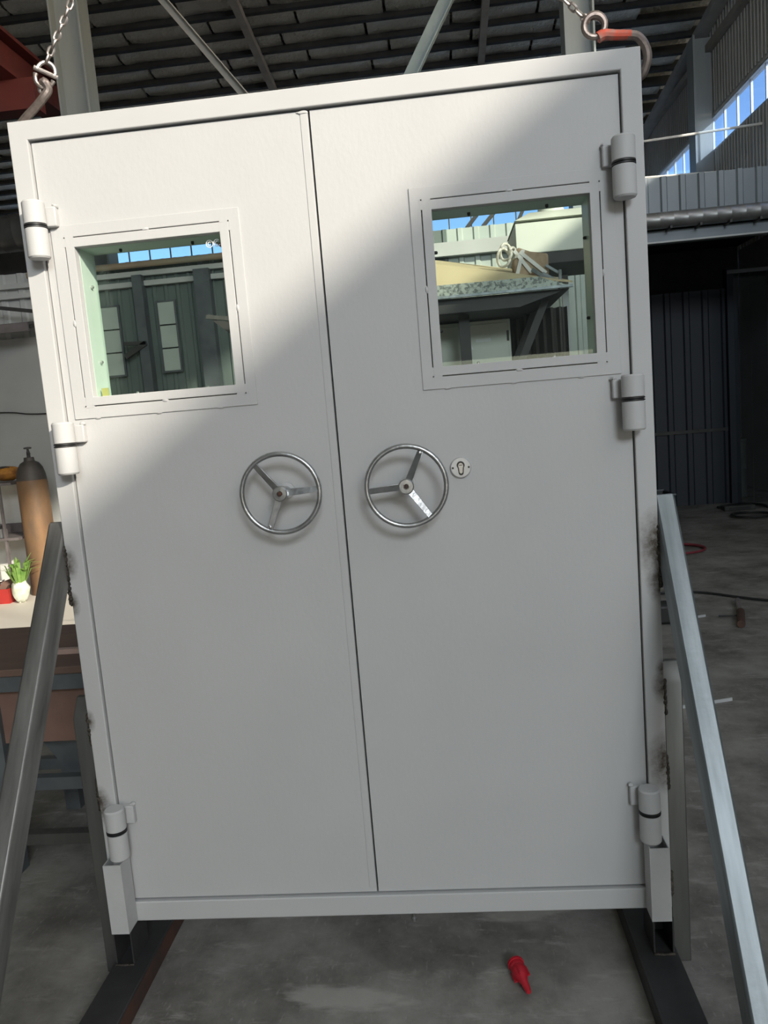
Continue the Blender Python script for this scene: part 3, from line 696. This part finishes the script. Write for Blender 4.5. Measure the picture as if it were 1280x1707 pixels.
for x, yy in ((-4.10, 5.22), (-3.98, 5.66), (-4.75, 5.22), (-4.75, 5.66)): obj('upright', bx(x-.012, x+.012, yy-.012, yy+.012, 0, 1.10), 'rack_steel', RK)
for z in (1.10, .56): obj('shelf', bx(-4.77, -3.96, 5.20, 5.68, z, z+.025), 'rack_steel', RK)
obj('back_panel', bx(-4.76, -3.97, 5.685, 5.695, .02, 1.09), 'shelf_white', RK)
obj('shelf_lip', bx(-4.76, -3.97, 5.64, 5.67, .586, .68), 'rack_steel', RK)
oc = empty('cloth_bag', (-4.1, 5.4, 1.126), 'crumpled orange cloth bag on top of the rack', 'bag')
obj('body', MB().ell((-4.10,5.40,1.206), .135, .12, .073, 16, 10, .08), 'orange_cloth', oc)
obj('dark_mouth', MB().ell((-4.11,5.36,1.266), .06, .05, .016, 12, 6, .15), 'machine_dark', oc)  # solid dark lump standing in for the shade inside the bag
jr = empty('jar', (-4.17, 5.3, .586), 'small grey jar on the middle shelf of the rack', 'jar')
obj('body', MB().lathe([(.04,.586),(.042,.60),(.042,.66),(.03,.675)], (-4.17,5.30,0), 'z', 16), 'glass_jar', jr)
obj('lid', MB().lathe([(.036,.675),(.036,.70),(.03,.703)], (-4.17,5.30,0), 'z', 16), 'machine_dark', jr)
rb = empty('red_box', (-4.1, 5.1, 0), 'open red box of papers on the floor before the rack', 'box')
mb = MB()
for a in ((-4.35,-3.96,4.90,4.91,0,.14), (-4.35,-3.96,5.16,5.17,0,.14), (-4.35,-4.34,4.91,5.16,0,.14), (-3.97,-3.96,4.91,5.16,0,.14), (-4.34,-3.97,4.91,5.16,0,.008)): mb.box(*a)
obj('tray', mb, 'red_box', rb)
obj('sticker', bx(-4.28, -4.18, 4.897, 4.8999, .04, .085), 'paper_white', rb)
tag(obj('booklet', MB().bar((-4.27,5.03,.10), (-4.12,5.03,.19), .012, .2), 'paper_white'), 'white booklet leaning in the open red box', 'booklet')
tag(obj('carton', MB().bar((-4.10,5.03,.06), (-4.0,5.03,.19), .06, .18), 'cardboard'), 'grey brown carton tilted in the open red box', 'carton')
gb = empty('leek_bundle', (-3.80, 5.0, 0), 'bundle of green leaves wrapped in white plastic by the gas cylinder', 'vegetables')
obj('wrapped_stalks', MB().ell((-3.85,4.93,.115), .085, .075, .115, 14, 9, .10), 'bag_white', gb)
rnd = random.Random(5)
for k in range(26):
    a = rnd.uniform(0, 2*math.pi); ln = rnd.uniform(.18,.30); t_ = rnd.uniform(.04,.13); wd = rnd.uniform(.012,.022)
    ca, sa = math.cos(a), math.sin(a); b0 = Vector((-3.85+.04*ca, 4.93+.04*sa, .17)); m1 = b0+Vector((t_*.6*ca, t_*.6*sa, ln*.75)); tp = b0+Vector((t_*1.5*ca, t_*1.5*sa, ln*(.75+rnd.uniform(-.1,.25))))
    s_ = Vector((-sa, ca, 0))*wd; n_ = Vector((ca, sa, .3))*.003
    obj('leaf', MB().add([b0-s_*.6, b0+s_*.6, m1-s_, m1+s_, tp, b0-s_*.6+n_, b0+s_*.6+n_, m1-s_+n_, m1+s_+n_, tp+n_], [(0,1,3,2),(2,3,4),(6,5,7,8),(8,7,9),(0,2,7,5),(3,1,6,8),(2,4,9,7),(4,3,8,9),(0,5,6,1)]), 'leaf_green', gb)
tag(obj('cable', MB().tube(smooth([(-5.2,5.985,1.84),(-4.41,5.985,1.83),(-4.1,5.985,1.79),(-3.79,5.985,1.78),(-3.3,5.98,1.80)]), .007, 6), 'black_rubber'), 'thin black cable running along the grey plaster wall', 'cable')
wp = empty('wall_socket', (-3.66, 5.97, 1.35), 'dark socket box with conduit on the wall by the left jamb', 'socket')
obj('box', bx(-3.69, -3.62, 5.95, 6.0, 1.30, 1.36), 'machine_dark', wp); obj('conduit', bx(-3.665, -3.645, 5.97, 5.99, 1.0, 1.5), 'machine_dark', wp)

# ------------------------------------------------------------------ behind the right glass: hood, cabinet, collector
H = empty('extraction_hood', (.3, 2.9, 0), 'tan canvas topped hood on steel legs seen in the right glass', 'hood')
obj('canvas_top', MB().add([(-.75,2.42,2.155),(.80,2.42,2.145),(1.02,2.62,2.14),(.80,3.3,2.34),(-.75,3.3,2.66),
                            (-.75,2.42,2.145),(.80,2.42,2.135),(1.02,2.62,2.13),(.80,3.3,2.33),(-.75,3.3,2.65)],
    [(0,1,2,3,4),(9,8,7,6,5),(0,5,6,1),(1,6,7,2),(2,7,8,3),(3,8,9,4),(4,9,5,0)]), 'canvas', H)
obj('fascia', MB().prism([(-.76,2.085),(.98,2.078),(.80,2.145),(-.76,2.155)], 'y', 2.39, 2.42), 'speckled_metal', H)
obj('lower_edge', bx(-.76, .98, 2.375, 2.40, 2.075, 2.088), 'galvanised', H)
obj('underside', MB().prism([(-.76,2.0),(.70,2.0),(.97,2.075),(-.76,2.08)], 'y', 2.42, 3.25), 'machine_dark', H)
for a in (((.86,2.58,2.05),(.40,2.58,1.05)), ((.86,3.10,2.05),(.40,3.10,1.05)), ((-.70,2.58,2.05),(-.30,2.58,1.05))): obj('leg_brace', MB().bar(*a, .04, .04), 'machine_dark', H)
for x, yy in ((.40,2.58),(.40,3.10),(-.70,2.58),(-.70,3.10)): obj('leg', bx(x-.03, x+.03, yy-.03, yy+.03, 0, 2.02), 'machine_dark', H)
obj('scrap_rail', MB().bar((.94,2.55,2.10), (.80,2.62,2.22), .02, .02).bar((.94,2.55,2.10), (.95,2.6,2.2), .015, .015), 'galvanised', H)
CB = empty('control_cabinet', (.2, 2.95, 0), 'pale control cabinet under the hood in the right glass', 'cabinet')
obj('body', bx(-.45, .68, 2.85, 3.05, 0, 1.99), 'machine_white', CB, bevel=.004)
obj('cabinet_door', bx(.18, .665, 2.835, 2.85, .1, 1.97), 'machine_white', CB, bevel=.003)
obj('hinge', bx(.655, .668, 2.83, 2.85, 1.86, 1.92), 'machine_dark', CB)
obj('warning_triangle', MB().prism([(.405,1.835),(.455,1.825),(.425,1.885)], 'y', 2.8325, 2.835), 'mark_white', CB)
obj('caption', bx(.47, .56, 2.8325, 2.835, 1.865, 1.885), 'mark_white', CB)
ct = MB(); npl = 36
vs_ = [(.60+.46*k/npl, 3.12+.03*math.sin(k*1.5)+t, z) for t in (0,.006) for z in (.02,2.06) for k in range(npl+1)]
N1 = npl+1; fs = []
for k in range(npl): fs += [(k,k+1,N1+k+1,N1+k),(2*N1+k,3*N1+k,3*N1+k+1,2*N1+k+1),(k,2*N1+k,2*N1+k+1,k+1),(N1+k,N1+k+1,3*N1+k+1,3*N1+k)]
ct.add(vs_, fs); tag(obj('dust_curtain', ct, 'curtain_dark'), 'dark pleated curtain hanging beside the pale cabinet', 'curtain')
BN = empty('tied_bundle', (.78, 2.75, 2.2), 'brown paper wrapped bundle with rope lying on the hood', 'bundle')
obj('wrapping', MB().prism([(.71,2.20),(.90,2.19),(.90,2.31),(.80,2.33),(.73,2.36),(.70,2.28)], 'y', 2.66, 2.78), 'wrapping', BN, bevel=.012)
for a in (((.71,2.655,2.34),(.80,2.65,2.21)), ((.76,2.655,2.34),(.72,2.65,2.21)), ((.74,2.652,2.33),(.88,2.648,2.20))): obj('strap', MB().bar(*a, .02, .006), 'paper_white', BN)
for cx, cz, rr in ((.665,2.34,.045), (.65,2.31,.05), (.705,2.33,.03)):
    obj('rope_loop', MB().tube([(cx+rr*.7*math.cos(a), 2.67+.02*math.sin(a*2), cz+rr*math.sin(a)) for a in [2*math.pi*k/18 for k in range(18)]], .008, 7, True), 'rope_white', BN)
for a in (((.88,2.64,2.24),(.96,2.62,2.18)), ((.86,2.64,2.20),(.93,2.62,2.15))): obj('stick', MB().bar(*a, .014, .014), 'galvanised', BN)
DC = empty('dust_collector', (1.15, 4.2, 0), 'pale box shaped dust collector with round chimney in the right glass', 'machine')
obj('housing', bx(.86, 1.62, 4.0, 4.7, 2.56, 2.78), 'machine_white', DC, bevel=.006)
obj('hopper', MB().add([(.86,4.0,2.80),(1.62,4.0,2.80),(1.62,4.7,2.80),(.86,4.7,2.80),(.98,4.1,2.87),(1.5,4.1,2.87),(1.5,4.6,2.87),(.98,4.6,2.87)], [(0,3,2,1),(4,5,6,7),(0,1,5,4),(1,2,6,5),(2,3,7,6),(3,0,4,7)]), 'machine_white', DC)
obj('chimney', MB().lathe([(.10,2.87),(.10,2.90),(.095,2.91),(.095,3.30),(.10,3.31),(.10,3.34)], (1.16,4.25,0), 'z', 24), 'machine_white', DC)
obj('lower_band', bx(.87, 1.61, 4.01, 4.69, 2.48, 2.56), 'machine_dark', DC)
for x, yy in ((1.30,4.65),(1.58,4.65),(1.58,4.3)): obj('leg', bx(x-.025, x+.025, yy-.025, yy+.025, 0, 2.48), 'sheet_light', DC)
TR = empty('pipe_trestle', (.9, 6.075, 3.24), 'slanted dark bars standing on the partition against the sky strip', 'trestle')
for a in (((.76,6.075,3.24),(1.166,6.075,3.66)), ((1.31,6.075,3.66),(1.10,6.075,3.24)), ((.60,6.075,3.24),(.84,6.075,3.50))): obj('bar', MB().bar(*a, .036, .036), 'machine_dark', TR)
obj('chord', bx(.5, 1.5, 6.055, 6.095, 3.66, 3.70), 'rafter_paint', TR)
MS = empty('welding_arm', (-1.25, 4.1, 0), 'dark bracket arm of a stand seen at the edge of the left glass', 'stand')
obj('arm', MB().bar((-1.50,4.0,2.33), (-1.20,4.0,2.28), .03, .04), 'galvanised_dull', MS); obj('gusset', MB().prism([(-1.46,2.30),(-1.2,2.26),(-1.2,2.08)], 'y', 3.99, 4.01), 'machine_dark', MS)
obj('upright', bx(-1.22, -1.16, 3.97, 4.03, 0, 2.4), 'machine_dark', MS)

# taut wires on the right
tag(obj('steel_wire', MB().tube([(1.9,9.0,4.70),(3.12,9.0,4.75),(XW+.02,9.0,4.81)], .016, 6), 'wire_bright'), 'bright taut wire crossing in front of the high windows', 'wire')
tag(obj('steel_wire', MB().tube([(1.9,9.0,4.32),(3.4,9.0,4.285),(XW+.02,9.0,4.25)], .016, 6), 'wire_bright'), 'short lower bright wire just above the ribbed fascia', 'wire')

# ------------------------------------------------------------------ things on the floor
bn = empty('black_bin', (2.5, 7.1, 0), 'black open topped bin on the floor by the right jamb', 'bin')
def bin_(cx, cy, bw, bd, tw, td, h, th=.015):
    mb = MB(); O0 = [(cx-bw,cy-bd,0),(cx+bw,cy-bd,0),(cx+bw,cy+bd,0),(cx-bw,cy+bd,0)]; O1 = [(cx-tw,cy-td,h),(cx+tw,cy-td,h),(cx+tw,cy+td,h),(cx-tw,cy+td,h)]
    I1 = [(cx-tw+th,cy-td+th,h),(cx+tw-th,cy-td+th,h),(cx+tw-th,cy+td-th,h),(cx-tw+th,cy+td-th,h)]; I0 = [(cx-bw+th,cy-bd+th,.02),(cx+bw-th,cy-bd+th,.02),(cx+bw-th,cy+bd-th,.02),(cx-bw+th,cy+bd-th,.02)]
    fs = [(3,2,1,0),(12,13,14,15)]
    for k in range(4):
        j = (k+1)%4; fs += [(k,j,j+4,k+4),(k+4,j+4,j+8,k+8),(k+8,j+8,j+12,k+12)]
    return mb.add(O0+O1+I1+I0, fs)
obj('body', bin_(2.50, 7.10, .20, .17, .25, .22, .33), 'black_rubber', bn)
obj('rim', MB().tube([(2.245,6.875,.33),(2.755,6.875,.33),(2.755,7.325,.33),(2.245,7.325,.33)], .012, 6, True), 'pvc', bn)
rp = empty('red_nozzle', (.35, -.06, 0), 'red plastic nozzle lying on the concrete below the door', 'nozzle')
ax = Vector((.024, -.092, -.006)).normalized(); q = ax.to_track_quat('Z','Y').to_euler()
rpv = Vector((.338, -.018, .0225))
obj('body', MB().lathe([(.012,0),(.0195,.003),(.0205,.012),(.019,.016),(.0205,.020),(.0205,.034),(.017,.045)], seg=20), 'red_plastic', rp, rpv, q)
obj('tip', MB().lathe([(.017,.045),(.014,.052),(.010,.062),(.0085,.085),(.006,.095)], seg=18), 'red_plastic', rp, rpv, q)
obj('flange', MB().lathe([(.010,-.006),(.022,-.004),(.022,.002),(.010,.004)], seg=20), 'red_plastic', rp, rpv, q)
for a in (0, 90, 180, 270):
    obj('rib', MB().box(.012, .0225, -.002, .002, .02, .05), 'red_plastic', rp, rpv, (ax.to_track_quat('Z','Y') @ Euler((0,0,R_(a+20))).to_quaternion()).to_euler())
def coil(name, cx, cy, rx, ry, r, turns, mt, label, tail=None):
    pts = []; n = int(26*turns)
    for k in range(n): a = 2*math.pi*k/26; f = 1+.05*math.sin(k*.37); pts.append((cx+rx*f*math.cos(a), cy+ry*f*math.sin(a), r+.004+.012*(k/n)))
    if tail: pts += tail
    return tag(obj(name, MB().tube(smooth(pts, 2), r, 6), mt), label, 'hose')
coil('hose', 3.62, 7.0, .22, .20, .014, 1.0, 'black_rubber', 'black hose looped on the floor before the dark bay', [(3.98,7.3,.02),(4.02,7.7,.02),(3.85,7.9,.02),(3.5,7.75,.02)])
coil('hose', 2.32, 5.35, .24, .22, .011, 1.25, 'rubber_red', 'dark red hose ring lying on the floor behind the right brace')
tag(obj('cable', MB().tube(smooth([(1.3,3.55,.012),(1.62,3.76,.012),(1.99,3.76,.012),(2.37,3.42,.012),(3.1,3.0,.012),(3.9,3.2,.012)]), .009, 6), 'black_rubber'), 'black cable snaking over the floor right of the brace', 'cable')
pp = empty('rusty_tool', (2.1, 3.1, 0), 'short rusty tube with grey handle lying on the floor', 'tool')
obj('tube', MB().tube([(2.08,3.15,.025),(1.98,2.87,.025)], .024, 12), 'rusty_steel', pp); obj('handle', MB().tube([(2.08,3.16,.025),(2.16,3.42,.025)], [.014,.020], 10), 'rack_steel', pp)
obj('trigger', MB().tube([(2.05,3.08,.02),(1.93,3.12,.012)], .006, 6), 'machine_dark', pp)
for (x0, y0, x1, y1, lb) in ((1.72,3.12,1.86,3.16,'thin pale metal strip beside the rusty tube'), (1.22,1.66,1.52,1.74,'long pale metal strip beside the bright brace'), (1.30,2.30,1.44,2.32,'short pale strip seen between jamb and bright brace')):
    tag(obj('metal_strip', MB().bar((x0,y0,.004), (x1,y1,.004), .022, .006), 'alu_frame'), lb, 'strip', 'offcuts on the floor')
tag(obj('rubber_block', bx(1.42, 1.66, 3.02, 3.16, .0005, .13), 'black_rubber', bevel=.02), 'small black block on the floor beside the right jamb', 'block')
sb = empty('plug_socket', (3.75, 7.55, 0), 'black plug strip on the floor at the bay post', 'plug')
obj('body', bx(3.5, 3.86, 7.5, 7.62, 0, .06), 'machine_dark', sb, bevel=.01); obj('outlet', bx(3.55, 3.80, 7.495, 7.5, .015, .045), 'black_rubber', sb)
tag(obj('screw', MB().lathe([(.001,0),(.006,.001),(.006,.005),(.002,.006),(.002,.016)], (-.87,.29,.0), 'z', 8), 'screw_bright'), 'tiny bright screw on the floor behind the left post', 'screw')
tag(obj('bolt', MB().lathe([(.007,0),(.007,.008),(.003,.008),(.003,.02)], (.06,.20,0), 'z', 6), 'screw_bright'), 'tiny bright bolt on the floor under the door sill', 'bolt')
